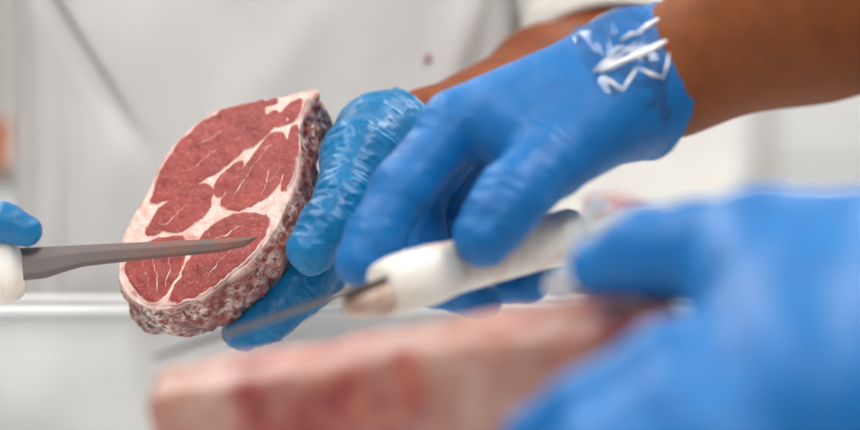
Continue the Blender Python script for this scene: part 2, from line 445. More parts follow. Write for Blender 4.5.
def lump(name, c, rad, mat, seed, label, cat, amp=0.25):
    n, mth = 28, 18; V = []
    for i in range(mth+1):
        for j in range(n):
            a = math.pi*i/mth; b = 2*math.pi*j/n; V.append((math.sin(a)*math.cos(b), math.sin(a)*math.sin(b), math.cos(a)))
    V = np.array(V); V = V*(1+amp*fbm(V*1.6+seed, seed)[:, None])*np.array(rad)+np.array(c)
    V[:, 2] = np.maximum(V[:, 2], c[2]-rad[2]*0.7)
    o = mesh_obj(name, V, grid_faces(mth+1, n, False, True), mat)
    return tag(o, label, cat)
tr = tray('meat_dish', 0.17, 0.262, 2.28, 2.40, bz-0.001, bz+0.012, 0.004, M_FOAM, 'small white dish under a raw red meat scrap', 'dish')
box('countertop_ledge', (-0.05, 2.25, bz-0.04), (1.6, 2.45, bz-0.001), M_FOAM, bpy.data.objects['back_counter'])
lump('meat_scrap', (0.215, 2.34, bz+0.02), (0.036, 0.03, 0.014), M_BGMEAT, 3, 'red raw meat scrap on the small dish behind the knife hand', 'meat')

# orange bucket on a stand with a folded pale blue cloth hanging over a rail
ob = P(-6, 148, 2.9)
t = empty('storage_rack', (ob[0]-0.15, 3.0, 0))
for zz in (0.35, 0.75, P(0, 172, 2.9)[2]): box('shelf', (ob[0]-0.75, 2.75, zz-0.02), (ob[0]+0.12, 3.2, zz), M_STEEL, t)
for sx in (ob[0]-.74, ob[0]+.10):
    for sy in (2.76, 3.17): box('post', (sx-.012, sy-.012, 0), (sx+.012, sy+.012, 2.0), M_STEEL, t)
box('shelf', (ob[0]-0.75, 2.75, 1.42), (ob[0]+0.12, 3.2, 1.44), M_STEEL, t)
tag(t, 'steel storage rack holding an orange bucket', 'rack')
zb = P(0, 172, 2.9)[2]; hb = 0.075
rings = []
for s, r in ((0, .055), (0.02, .058), (0.5, .063), (0.92, .068), (0.93, .073), (1.0, .073), (1.0, .066), (0.1, .056)):
    a = np.linspace(0, 2*math.pi, 40, endpoint=False)
    rings.append(np.stack([ob[0]-0.042+r*np.cos(a), 2.90+r*np.sin(a), zb+hb*s+0*a], 1))
V, F = loft(rings); tag(mesh_obj('bucket', V, F, M_ORANGE), 'orange plastic bucket on the steel rack behind the apron', 'bucket')
# pale cloths hanging from the upper rack shelf
for k, (dx, mat, lab) in enumerate(((-0.012, M_BLUECLOTH, 'pale blue cloth hanging on the rack above the orange bucket'), (0.05, M_COAT, 'white cloth hanging on the rack beside the pale blue one'))):
    U, W = 30, 24; V = []
    for i in range(U):
        for j in range(W):
            u = i/(U-1); v = j/(W-1)
            V.append((ob[0]+dx+(u-.5)*0.075, 2.722-(1-k)*0.03-0.012*math.sin(u*14+v), 1.445-0.285*v))
    V = np.array(V); V2 = V+np.array([0, 0.006, 0]); F = grid_faces(U, W)
    F2 = [tuple(i+len(V) for i in f[::-1]) for f in F]
    tag(mesh_obj('hanging_cloth', np.concatenate([V, V2]), F+F2, mat), lab, 'cloth')

# ------------------------------------------------------------------ people
def person_body(name, parent, pr, blends, mat, h=0.006, smooth=4):
    lo, hi = bounds(pr, 0.02)
    def fn(p):
        r = None
        for k, (a, b, ra, rb) in enumerate(pr):
            d = cone(p, a, b, ra, rb)
            r = d if r is None else smin(r, d, blends[k])
        return r
    v, f, e = sdf_mesh(fn, lo, hi, h, smooth)
    return mesh_obj(name, v, f, mat, parent)

A = np.array
def torso_prims(c, hw, hd, shl, shr, zt=1.43, feet=True):
    """c: (x,y) of the standing figure; returns cones and blends; fat torso, neck, head, legs"""
    x, y = c; pr = []; bl = []
    def add(a, b, ra, rb, k=0.05): pr.append((A(a, float), A(b, float), ra, rb)); bl.append(k)
    add((x-hw*.42, y, 1.0), (x-hw*.5, y, 1.36), hd, hd*0.95); add((x+hw*.42, y, 1.0), (x+hw*.5, y, 1.36), hd, hd*0.95)
    add((x, y, .98), (x, y, 1.38), hd*1.02, hd)
    add(shl, (x, y, 1.42), 0.06, 0.07); add(shr, (x, y, 1.42), 0.06, 0.07)
    add((x, y, 1.42), (x, y-.02, 1.55), .058, .055)
    add((x, y-.015, 1.66), (x, y-.03, 1.60), .088, .07, .04)         # head, jaw
    add((x, y-.045, 1.56), (x, y-.05, 1.58), .045, .05, .03)
    add((x, y-.118, 1.60), (x, y-.10, 1.64), .014, .009, .02)        # nose
    for s in (-1, 1):
        add((x+s*.083, y-.005, 1.60), (x+s*.086, y-.002, 1.64), .012, .014, .01)
        add((x+s*.09, y, .92), (x+s*.1, y, .5), .095, .062); add((x+s*.1, y, .5), (x+s*.1, y+.02, .09), .058, .042)
        add((x+s*.1, y+.02, .05), (x+s*.105, y-.15, .035), .045, .034)
    return pr, bl, add

# ---- person at the back, in the white apron, holding the steak and a knife
PX, PY = -0.122, 1.715
shL = A((PX+0.225, PY, 1.43)); shR = A((PX-0.225, PY, 1.43))
elL = P(620, 54, 1.59); wrL = P(430, 140, 1.37)
elR = A((-0.50, 1.60, 1.19)); wrR = P(-150, 262, 1.29)
p1 = empty('person', (PX, PY, 0))
pr, bl, add = torso_prims((PX, PY), 0.19, 0.105, shL, shR)
midL = P(545, 79, 1.505)
add(shL, elL, .056, .047, .03); add(elL, midL, .044, .0345, .03); add(midL, wrL, .0345, .0325, .03); add(wrL, P(385, 170, 1.35), .030, .024, .02)
midR = elR*.62+wrR*.38
add(shR, elR, .056, .047, .03); add(elR, midR, .046, .043, .03); add(midR, wrR, .043, .030, .03); add(wrR, P(-90, 250, 1.27), .029, .024, .02)
person_body('body', p1, pr, bl, M_SKIN1)
tag(p1, 'person in a white apron holding up the steak with blue gloves', 'person')

def coat_mesh(name, parent, pr, bl, inflate, mat, zlo, zhi, h=0.007):
    lo, hi = bounds(pr, 0.03); lo[2] = max(lo[2], zlo-0.02); hi[2] = min(hi[2], zhi+0.03)
    def fn(p):
        r = None
        for k, (a, b, ra, rb) in enumerate(pr):
            d = cone(p, a, b, ra+inflate, rb+inflate); r = d if r is None else smin(r, d, bl[k])
        r = np.maximum(r, zlo-p[..., 2]); r = np.maximum(r, p[..., 2]-zhi)
        return r
    v, f, e = sdf_mesh(fn, lo, hi, h, 3)
    nrm = vnormals(v, f); v = v+nrm*(0.004*fbm(v*A((14, 14, 5)), 5))[:, None]
    return mesh_obj(name, v, f, mat, parent)
coat_mesh('coat', p1, pr[:5], bl[:5], 0.010, M_COAT, 0.72, 1.50)
coat_mesh('trousers', p1, [q for q in pr[5:] if q[0][2] < 0.95 and q[1][2] < 0.6 and q[1][2] > 0.06], [.04]*4, 0.012, M_TROUSER, 0.06, 0.97)
coat_mesh('hair', p1, [(A((PX, PY+.012, 1.675)), A((PX, PY+.02, 1.63)), .088, .08)], [.02], 0.006, M_HAIR, 1.58, 1.80, 0.005)

def sleeve(name, parent, path, ra, rb, mat, seed=0, thick=0.005):
    """cloth tube along a bent path with an open, folded hem at its end"""
    path = A(path); seg = np.linalg.norm(np.diff(path, axis=0), axis=1); cum = np.concatenate([[0], np.cumsum(seg)])/seg.sum(); LT = seg.sum()
    def at(s):
        acc = np.zeros(3)
        for k, wgt in ((-.06, .25), (0, .5), (.06, .25)):
            u = s+k*min(1, s/.06, (1-s)/.06) if 0 < s < 1 else s
            acc += wgt*A([np.interp(u, cum, path[:, q]) for q in range(3)])
        return acc
    n = 72; rings = []; hem = 1-0.022/LT
    prof = [(s, 0) for s in np.linspace(0, hem-.004, 18)]+[(hem, .0025), (hem+.3*(1-hem), .003), (hem+.8*(1-hem), .003), (1.0, .001), (1.0, -.003), (.985, -thick), (hem, -thick), (.8, -thick), (.6, -thick), (.3, -thick)]
    th = np.linspace(0, 2*math.pi, n, endpoint=False); x = None
    for s, off in prof:
        d = unit(at(min(1, s+.02))-at(max(0, s-.02)))
        x = unit(np.cross(A((0, 1.0, 0.2)), d)) if x is None else unit(x-d*(x@d))
        y = np.cross(d, x)
        q = np.stack([np.cos(th)*1.3+seed, np.sin(th)*1.3, th*0+s*4], 1)
        r = ra+(rb-ra)*s+off+0.006*fbm(q*1.2, seed)*(1-.7*s)
        rings.append(at(s)+np.outer(np.cos(th)*r, x)+np.outer(np.sin(th)*r, y))
    V, F = loft(rings, False); return mesh_obj(name, V, F, mat, parent)
sleeve('sleeve', p1, [shL+A((0, 0.03, .02)), P(602, 46, 1.585)], .08, .0565, M_COAT, 2)
sleeve('sleeve', p1, [shR+A((0, 0, .02)), shR*.3+elR*.7], .08, .066, M_COAT, 9)

# apron front: a curved cloth with folds
def apron(parent, cx, cy, rx, ry, amin, amax, z0, z1, mat, fold=True, rot=0.0, seed=1):
    U, W = 200, 220
    a = np.linspace(amin, amax, U); z = np.linspace(z0, z1, W)
    AA, ZZ = np.meshgrid(a, z, indexing='ij'); AA = AA.ravel(); ZZ = ZZ.ravel()
    sx = np.sign(np.sin(AA))*np.abs(np.sin(AA))**0.68; sy = np.abs(np.cos(AA))**0.62*np.sign(np.cos(AA))
    X = rx*sx; Y = -ry*sy
    V = np.stack([X, Y, ZZ], 1)
    q = np.stack([AA*2.2, AA*0+seed*3.1, ZZ*2.0], 1)
    h = 0.007*fbm(q, 20+seed)+0.0014*fbm(np.stack([AA*7, AA*0, ZZ*3], 1), 31+seed)
    if fold:
        x = X+cx; y0 = P(60, 0, 1.585); y1 = P(152, 142, 1.585)
        dz = unit(A((y1[0]-y0[0], y1[2]-y0[2]))); nrm = A((-dz[1], dz[0]))
        if nrm[0] < 0: nrm = -nrm
        s = (x-y0[0])*nrm[0]+(ZZ-y0[2])*nrm[1]; along = (x-y0[0])*dz[0]+(ZZ-y0[2])*dz[1]
        fade = sstep(0.16, 0.04, along)
        h += fade*(0.012*sstep(-0.003, 0.006, s)*sstep(0.16, 0.0, s)-0.006*np.exp(-((s+.006)/.009)**2))
        # a soft fold running down from the chest
        for (ax_, az, bx, bz_, amp, wd) in ((330, 0, 240, 120, .005, .022), (470, 10, 430, 120, .006, .018), (250, 30, 300, 160, -.004, .03), (500, 0, 470, 90, -.006, .012), (120, 150, 90, 300, .006, .02)):
            pa = P(ax_, az, 1.58); pb = P(bx, bz_, 1.58); dd = unit(A((pb[0]-pa[0], pb[2]-pa[2])))
            s = (x-pa[0])*(-dd[1])+(ZZ-pa[2])*dd[0]; al = (x-pa[0])*dd[0]+(ZZ-pa[2])*dd[1]; Ln = np.hypot(pb[0]-pa[0], pb[2]-pa[2])
            h += amp*np.exp(-(s/wd)**2)*sstep(-.06, .02, al)*sstep(Ln+.06, Ln-.02, al)
    nn = np.stack([X/rx**2, Y/ry**2, 0*X], 1); nn /= np.linalg.norm(nn, axis=1)[:, None]
    V = V+nn*h[:, None]; Vi = V-nn*0.003
    R = A(((math.cos(rot), -math.sin(rot), 0), (math.sin(rot), math.cos(rot), 0), (0, 0, 1)))
    V = V@R.T+A((cx, cy, 0)); Vi = Vi@R.T+A((cx, cy, 0))
    n = len(V); F = grid_faces(U, W); F2 = [tuple(i+n for i in f[::-1]) for f in F]
    for j in range(W-1): F2 += [(j, j+1, n+j+1, n+j), ((U-1)*W+j+1, (U-1)*W+j, n+(U-1)*W+j, n+(U-1)*W+j+1)]
    for i in range(U-1): F2 += [(i*W, n+i*W, n+(i+1)*W, (i+1)*W), ((i+1)*W+W-1, n+(i+1)*W+W-1, n+i*W+W-1, i*W+W-1)]
    return mesh_obj('apron', np.concatenate([V, Vi]), F+F2, mat, parent)
apron(p1, PX-0.006, PY, 0.217, 0.145, -1.75, 1.75, 0.62, 1.40, M_APRON)

# ---- the person cutting on the right
QX, QY = 0.78, 1.06
p2 = empty('person', (QX, QY, 0))
elB = P(985, -82, 1.12); wrB = P(668, 74, 1.185)            # right arm with the knife
elC = P(1190, 270, 0.93); wrC = P(935, 325, 0.865)          # left arm holding the block
sB = A((QX-0.06, QY+0.21, 1.42)); sC = A((QX-0.06, QY-0.21, 1.42))
pr2, bl2, add2 = torso_prims((QX, QY), 0.10, 0.105, sB, sC)
for s in (-1, 1): add2((QX, QY+s*.085, 1.0), (QX, QY+s*.1, 1.36), .105, .1, .05)
mB = elB*.50+wrB*.50
add2(sB, elB, .056, .052, .03); add2(elB, mB, .055, .0525, .03); add2(mB, wrB, .0525, .0365, .03); add2(wrB, P(610, 100, 1.18), .031, .026, .02)
mC = elC*.6+wrC*.4
add2(sC, elC, .056, .05, .03); add2(elC, mC, .05, .046, .03); add2(mC, wrC, .046, .031, .03); add2(wrC, P(880, 322, .86), .030, .026, .02)
person_body('body', p2, pr2, bl2, M_SKIN2)
tag(p2, 'person at the table end cutting the meat block with blue gloves', 'person')
tor2 = pr2[:5]+pr2[15:17]
coat_mesh('coat', p2, tor2, [.05]*7, 0.010, M_COAT, 0.72, 1.50)
coat_mesh('trousers', p2, [q for q in pr2[5:15] if q[0][2] < 0.95 and q[1][2] < 0.6 and q[1][2] > 0.06], [.04]*4, 0.012, M_TROUSER, 0.06, 0.97)
coat_mesh('hair', p2, [(A((QX, QY+.012, 1.675)), A((QX, QY+.02, 1.63)), .088, .08)], [.02], 0.006, M_HAIR, 1.58, 1.80, 0.005)
sleeve('sleeve', p2, [sB+A((0, 0, .02)), sB*.35+elB*.65], .08, .07, M_COAT, 12)
sleeve('sleeve', p2, [sC+A((0, 0, .02)), sC*.35+elC*.65], .08, .07, M_COAT, 15)
apron(p2, QX, QY, 0.225, 0.15, -1.5, 1.5, 0.6, 1.40, M_APRON, False, -math.pi/2, 4)

# ------------------------------------------------------------------ gloved hands
def hand(name, parent, palm, fingers, cuff, mat, h=0.0013, kf=0.010, kb=0.0025, kp=0.022, wr=1.0, seed=0, pw=0.3, fine=1.0):
    """palm: cones; fingers: list of joint chains [(p, r), ...]; cuff: (point, outward direction) where the glove ends"""
    prims = list(palm); segs = []
    for ch in fingers:
        for (a, ra), (b, rb) in zip(ch[:-1], ch[1:]): prims.append((a, b, ra, rb))
    lo, hi = bounds(prims, 0.008)
    cp, cd = A(cuff[0]), unit(cuff[1])
    def fn(p):
        pal = None
        for a, b, ra, rb in palm:
            d = cone(p, a, b, ra, rb); pal = d if pal is None else smin(pal, d, kp)
        tot = pal
        for ch in fingers:
            fd = None
            for (a, ra), (b, rb) in zip(ch[:-1], ch[1:]):
                d = cone(p, a, b, ra, rb); fd = d if fd is None else smin(fd, d, 0.005)
            tot = smin(tot, smin(pal, fd, kf), kb)
        return np.maximum(tot, ((p-cp.astype(np.float32))@cd.astype(np.float32)))
    v, f, e = sdf_mesh(fn, lo, hi, h, 3)
    nrm = vnormals(v, f)
    # creases in the rubber: rings across each bone, drawn out by noise
    best = np.full(len(v), 1e9); s = np.zeros(len(v)); q = np.zeros((len(v), 3)); jw = np.zeros(len(v))
    for k, (a, b, ra, rb) in enumerate(prims):
        ab = b-a; L = np.linalg.norm(ab)+1e-9; d, x, y = frame_of(ab); pa = v-a
        t = np.clip(pa@d/L, 0, 1); dist = np.linalg.norm(pa-np.outer(t*L, d), axis=1)-(ra+(rb-ra)*t)
        m = dist < best
        best[m] = dist[m]
        isf = k >= len(palm)
        sk = pa@d
        loc = np.stack([sk/(0.0055 if isf else 0.009)/fine+k*7.3, pa@x/0.016, pa@y/0.016], 1)
        q[m] = loc[m]; jw[m] = (0.55+0.45*np.minimum(1, np.exp(-((sk/0.012)**2))+np.exp(-(((sk-L)/0.012)**2))))[m] if isf else pw
    warp = noise3(q*0.7, seed+3)[:, None]*A((0.9, 0, 0))
    rd = 1-np.abs(noise3(q+warp, seed))*2.2
    big = fbm(v/0.022+seed, seed+7, 2)
    rd2 = 1-np.abs(noise3(v/(0.010*fine)+warp*0.8, seed+11))*2.4
    disp = jw*(0.0008*fine**.5*np.clip(rd, -1, 1)*(0.6+0.6*sstep(-.4, .5, noise3(v/0.02, seed+5)))+0.00045*np.clip(rd2, -1, 1))+0.0006*big
    disp = lap(disp*wr, e, 2)
    # rolled cuff edge
    dc = -((v-cp)@cd)
    disp = disp*sstep(0, .004, dc)+0.0012*np.exp(-((dc-.003)/.0018)**2)+0.0004*np.sin(dc*900+6*noise3(v/.02, seed+2))*np.exp(-dc/.02)*(dc > .004)
    v = v+nrm*disp[:, None]
    return mesh_obj(name, v, f, mat, parent)
def ch(*pts): return [(M(p[:3]), p[3]/1000) for p in pts]
def cn(a, b, ra, rb): return (M(a), M(b), ra/1000, rb/1000)

# hand that carries the steak
ST_D = 1.30
palm1 = [cn((422, 144, 1.365), (352, 216, 1.335), 29, 17), cn((422, 144, 1.375), (358, 210, 1.36), 29, 17), cn((424, 144, 1.375), (366, 203, 1.385), 28, 16),
         cn((377, 135, 1.335), (360, 158, 1.295), 25, 23), cn((436, 142, 1.375), (420, 150, 1.368), 31.5, 30), cn((384, 142, 1.345), (352, 196, 1.340), 22, 20)]
fing1 = [ch((360, 154, 1.293, 23), (345, 198, 1.264, 18), (328, 226, 1.250, 17), (311, 250, 1.243, 15)),
         ch((347, 225, 1.33, 16), (302, 288, 1.314, 16.5), (270, 318, 1.310, 15), (244, 333, 1.308, 12.5)),
         ch((352, 220, 1.355, 15), (302, 294, 1.345, 13), (268, 320, 1.338, 12), (238, 332, 1.33, 10.5)),
         ch((360, 212, 1.375, 14), (310, 290, 1.37, 13), (276, 318, 1.362, 12), (250, 332, 1.355, 10.5)),
         ch((368, 204, 1.392, 13), (328, 278, 1.39, 11), (300, 304, 1.384, 10.5), (280, 318, 1.38, 9.5))]
hand('glove', p1, palm1, fing1, (P(410, 104, 1.36), RIGHT*.72+FWD*.25+UP*.62), M_GLOVE1, h=0.0010, wr=1.15, seed=4, pw=0.8, fine=0.6)['label'] = 'turquoise blue creased glove under the steak'

# hand on the knife at the left
palmR = [cn((-150, 262, 1.29), (-72, 258, 1.27), 31, 20), cn((-150, 262, 1.29), (-75, 285, 1.275), 30, 18), cn((-150, 270, 1.29), (-85, 308, 1.28), 28, 16), cn((-130, 250, 1.275), (-75, 228, 1.25), 24, 15)]
fingR = [ch((-75, 228, 1.25, 15), (-30, 217, 1.232, 12), (4, 222, 1.226, 11), (27, 231, 1.224, 9.5)),
         ch((-72, 250, 1.275, 14), (-38, 262, 1.285, 12), (-22, 288, 1.265, 11), (-30, 302, 1.235, 10)),
         ch((-75, 272, 1.28, 14), (-52, 280, 1.29, 12), (-40, 304, 1.268, 11), (-50, 316, 1.24, 10)),
         ch((-80, 290, 1.28, 13), (-68, 298, 1.288, 12), (-60, 318, 1.27, 11), (-70, 330, 1.242, 10)),
         ch((-88, 306, 1.28, 12), (-84, 314, 1.286, 10), (-80, 330, 1.27, 10), (-92, 338, 1.245, 9))]
hand('glove', p1, palmR, fingR, (P(-172, 262, 1.295), P(-400, 262, 1.45)-P(-150, 262, 1.29)), M_GLOVE1, h=0.0016, wr=0.5, seed=9)

# hand that cuts
palm2 = [cn((634, 80, 1.182), (452, 124, 1.168), 30, 17), cn((634, 80, 1.19), (470, 122, 1.192), 29, 16), cn((636, 84, 1.20), (492, 130, 1.215), 28, 16),
         cn((638, 88, 1.205), (520, 142, 1.235), 27, 14), cn((630, 100, 1.172), (552, 158, 1.142), 29, 19.5), cn((560, 118, 1.17), (520, 132, 1.165), 26, 22), cn((705, 66, 1.19), (634, 82, 1.187), 38.5, 34.5)]
fing2 = [ch((552, 158, 1.142, 21), (512, 197, 1.116, 19.5), (498, 217, 1.110, 18.5), (483, 237, 1.105, 16.5)),
         ch((454, 128, 1.166, 18), (404, 188, 1.150, 17.5), (375, 238, 1.138, 16), (360, 262, 1.132, 14.5)),
         ch((470, 124, 1.192, 16), (420, 200, 1.205, 14), (434, 286, 1.195, 12.5), (482, 301, 1.166, 11)),
         ch((492, 132, 1.215, 16), (452, 210, 1.235, 13.5), (474, 284, 1.215, 12.5), (530, 283, 1.186, 11.5)),
         ch((520, 142, 1.235, 14), (490, 215, 1.250, 12), (515, 268, 1.232, 10.5), (552, 262, 1.212, 9.5))]
g2 = hand('glove', p2, palm2, fing2, (P(662, 75, 1.187), RIGHT*.91+FWD*.40-UP*.04), M_GLOVE2, wr=0.75, seed=14)

# hand that holds the block, nearest the viewer
palm3 = [cn((930, 325, .865), (800, 322, .83), 34, 22), cn((930, 328, .86), (805, 352, .80), 34, 21), cn((930, 334, .855), (815, 385, .775), 34, 20), cn((930, 340, .85), (830, 420, .765), 33, 18),
         cn((905, 300, .875), (770, 262, .875), 30, 25), cn((840, 318, .84), (765, 305, .85), 31, 18), cn((985, 320, .87), (930, 325, .865), 38, 36)]
fing3 = [ch((770, 262, .875, 25), (700, 252, .892, 22.5), (645, 252, .90, 19.5), (598, 268, .905, 13.5)),
         ch((795, 322, .825, 19), (668, 362, .80, 16), (585, 408, .80, 14.5), (532, 440, .808, 12.5)),
         ch((802, 355, .80, 19), (682, 402, .772, 15), (594, 455, .775, 13.5), (540, 492, .785, 11.5)),
         ch((812, 388, .775, 18), (700, 442, .755, 14.5), (620, 492, .76, 13), (570, 525, .772, 11)),
         ch((828, 420, .762, 16), (735, 478, .748, 12.5), (675, 518, .755, 11.5), (635, 545, .765, 10))]
hand('glove', p2, palm3, fing3, (P(968, 322, .87), P(1190, 270, .93)-P(935, 325, .865)), M_GLOVE2, h=0.0017, wr=0.25, seed=21, kb=0.014, kp=0.03)

# clear crinkled film wrapped round the cutting wrist
def film_band(parent):
    c0 = P(588, 102, 1.186); c1 = P(666, 75, 1.187); d, x, y = frame_of(c1-c0); L = np.linalg.norm(c1-c0)
    U, W = 26, 9; th = np.linspace(0, 2*math.pi, U, endpoint=False); rng = np.random.RandomState(5)
    up0 = unit(A((-.1, -.55, .83)))
    V = np.zeros((W, U, 3)); rr = np.linspace(0.01, 0.07, 121).astype(np.float32)
    for j in range(W):
        s = j/(W-1)
        for i, t in enumerate(th):
            dirn = np.cos(t)*x+np.sin(t)*y; up = max(0.0, float(dirn@up0))
            c = c0+d*L*(s*(1-.2*(1-up))+.3*(1-s)*(1-up)+rng.uniform(-.012, .012))
            q = (c+rr[:, None]*dirn).astype(np.float32); sd = None
            for a, b, ra, rb in palm2:
                e_ = cone(q, a, b, ra, rb); sd = e_ if sd is None else smin(sd, e_, .022)
            r = float(rr[np.argmax(sd > 0)]) if (sd > 0).any() else 0.04
            r += 0.0010+rng.uniform(0, .0005)+0.0045*up**3*rng.uniform(0, 1)
            V[j, i] = c+dirn*r
    V = V.reshape(-1, 3); F = []
    for j in range(W-1):
        for i in range(U):
            a, b, c_, d_ = j*U+i, j*U+(i+1) % U, (j+1)*U+(i+1) % U, (j+1)*U+i
            F += [(a, b, c_), (a, c_, d_)] if (i+j) % 2 else [(a, b, d_), (b, c_, d_)]
    o = mesh_obj('clear_film', V, F, M_FILM, parent, smooth=False); o['label'] = 'clear crinkled film around the glove cuff'
    return o
film = film_band(g2)
def on_glove(px, py, lift):
    r = unit(P(px, py, 1.0)-CAM); q = CAM+r*1.0
    for _ in range(60):
        sd = None; pt = q[None].astype(np.float32)
        for a, b, ra, rb in palm2:
            e_ = cone(pt, a, b, ra, rb); sd = e_ if sd is None else smin(sd, e_, .022)
        if float(sd[0]) < lift: break
        q = q+r*max(0.0004, (float(sd[0])-lift)*.8)
    return q
def tube(name, pts, rad, mat, parent, n=10):
    pts = A(pts); rings = []; th = np.linspace(0, 2*math.pi, n, endpoint=False)
    for i in range(len(pts)):
        d, x, y = frame_of(pts[min(i+1, len(pts)-1)]-pts[max(i-1, 0)])
        r = rad*(0.75+0.35*math.sin(i*1.7)**2)*(0.45 if i in (0, len(pts)-1) else 1)
        rings.append(pts[i]+np.outer(np.cos(th)*r, x)+np.outer(np.sin(th)*r, y))
    V, F = loft(rings, True); return mesh_obj(name, V, F, mat, parent)
for line, rad in (([(594, 71), (606, 66), (622, 59), (638, 53), (652, 46), (663, 40)], .0023), ([(597, 76), (606, 82), (618, 90), (624, 80), (632, 68)], .0010), ([(634, 68), (646, 74), (658, 78), (662, 64), (665, 48)], .0010),
                  ([(588, 72), (600, 62), (616, 54), (632, 42)], .0010), ([(632, 34), (642, 26), (652, 20), (660, 16)], .0016), ([(650, 12), (658, 22), (664, 34), (670, 42)], .0012), ([(616, 40), (626, 34), (636, 33)], .0014), ([(600, 60), (612, 48), (622, 46)], .0009)):
    tube('fold_glint', [on_glove(px+5, py, 0.0022) for px, py in line], rad, M_FOLD_GLINT, g2)  # white tubes along the film folds, painted stand-ins for lamp highlights


# ------------------------------------------------------------------ the steak
AX = unit((0.305, 0.775, -0.55))                    # from the cut face to the back of the slice
FC = P(212, 205, ST_D)
FN = -AX
FX = unit(np.cross(A((0, 0, 1.0)), FN)); FX = FX if FX[0] > 0 else -FX
FY = np.cross(FN, FX); FY = FY if FY[2] > 0 else -FY
def on_face(px, py):
    r = P(px, py, 1.0)-CAM; t = ((FC-CAM)@FN)/(r@FN); q = CAM+r*t-FC
    return (q@FX, q@FY)
def catmull(pts, n):
    pts = A(pts); k = len(pts); out = []
    for i in range(k):
        p0, p1_, p2_, p3 = pts[i-1], pts[i], pts[(i+1) % k], pts[(i+2) % k]
        for j in range(n):
            t = j/n; out.append(0.5*((2*p1_)+(-p0+p2_)*t+(2*p0-5*p1_+4*p2_-p3)*t*t+(-p0+3*p1_-3*p2_+p3)*t**3))
    return A(out)
face_px = [(313, 91), (304, 106), (299, 130), (298, 155), (292, 183), (286, 201), (276, 224), (262, 246), (240, 268), (222, 283), (200, 298), (178, 305), (155, 308), (134, 299), (121, 282), (119, 262), (122, 240), (134, 213), (148, 191), (154, 175), (164, 157), (176, 142), (195, 124), (213, 111), (228, 107), (246, 102), (270, 99), (289, 94)]
out2 = catmull([on_face(*p) for p in face_px], 14)
NO = len(out2)
TH = 0.040
st = empty('pork_steak', FC)
V = []; rimv = []
cen = out2.mean(0)
def put(xy, depth): return FC+xy[:, :1]*FX+xy[:, 1:]*FY+AX*depth
seglen = np.concatenate([[0], np.cumsum(np.linalg.norm(np.diff(out2, axis=0), axis=1))])
RF = 30
for k in range(RF):                      # cut face, from the middle out
    s = ((k+1)/RF)**0.8
    xy = cen+(out2-cen)*s
    dsp = 0.0002*fbm(np.c_[xy/0.012, 0*xy[:, 0]], 3)
    edge = sstep(0.93, 1.0, s)
    V.append(put(xy, (dsp+edge*0.0015)[:, None])); rimv.append(np.full(NO, 0.0)+edge*0.55*(noise3(np.c_[xy/0.006, 0*xy[:, 0]], 9) > 0.1))
nrm2 = np.roll(out2, -1, 0)-np.roll(out2, 1, 0); nrm2 = np.c_[nrm2[:, 1], -nrm2[:, 0]]; nrm2 /= np.linalg.norm(nrm2, axis=1)[:, None]
if ((out2-cen)*nrm2).sum(1).mean() < 0: nrm2 = -nrm2
NR = 34
ang = np.arctan2(out2[:, 1]-cen[1], out2[:, 0]-cen[0])
for k in range(1, NR+1):                 # rough rim
    s = k/NR
    bul = 0.0035*math.sin(math.pi*min(1, s*1.05))-0.002*s
    q = np.c_[out2/0.007, np.full(NO, s*TH/0.016)]
    rough = 0.0016*fbm(q, 5)+0.0022*fbm(np.c_[out2/0.02, np.full(NO, s*2)], 6)+0.0006*(noise3(np.c_[out2/0.0035, np.full(NO, s*TH/0.008)], 8))
    corner = 0.008*np.exp(-(((out2-A(on_face(127, 292)))**2).sum(1))/0.012**2)*float(sstep(0, .75, s))
    xy = out2+nrm2*(bul+corner+rough*sstep(0, .12, s))[:, None]
    V.append(put(xy, TH*s)); rimv.append(np.full(NO, sstep(-0.05, 0.18, s)*1.0))
for k in range(1, 10):
    s = 1-k/10
    xy = cen+(V[RF+NR-1]-FC)@np.stack([FX, FY], 1)*0+(out2-cen)*(s*0.98); V.append(put(xy, TH+0.001)); rimv.append(np.full(NO, .3))
VV = np.concatenate(V); F = []
R = len(V)
for i in range(R-1):
    for j in range(NO): F.append((i*NO+j, i*NO+(j+1) % NO, (i+1)*NO+(j+1) % NO, (i+1)*NO+j))
nv = len(VV)
VV = np.concatenate([VV, [put(cen[None], 0.0)[0], put(cen[None], TH+0.001)[0]]])
for j in range(NO): F += [(nv, (j+1) % NO, j), (nv+1, (R-1)*NO+j, (R-1)*NO+(j+1) % NO)]
rv = np.concatenate(rimv+[A([0, .3])])
if np.dot(np.cross(VV[1]-VV[nv], VV[0]-VV[nv]), FN) < 0: F = [f[::-1] for f in F]
fo = mesh_obj('fat_and_rim', VV, F, M_FAT, st, attrs={'rim': rv})
fo['label'] = 'pale fat with rough frosty dark red rim'
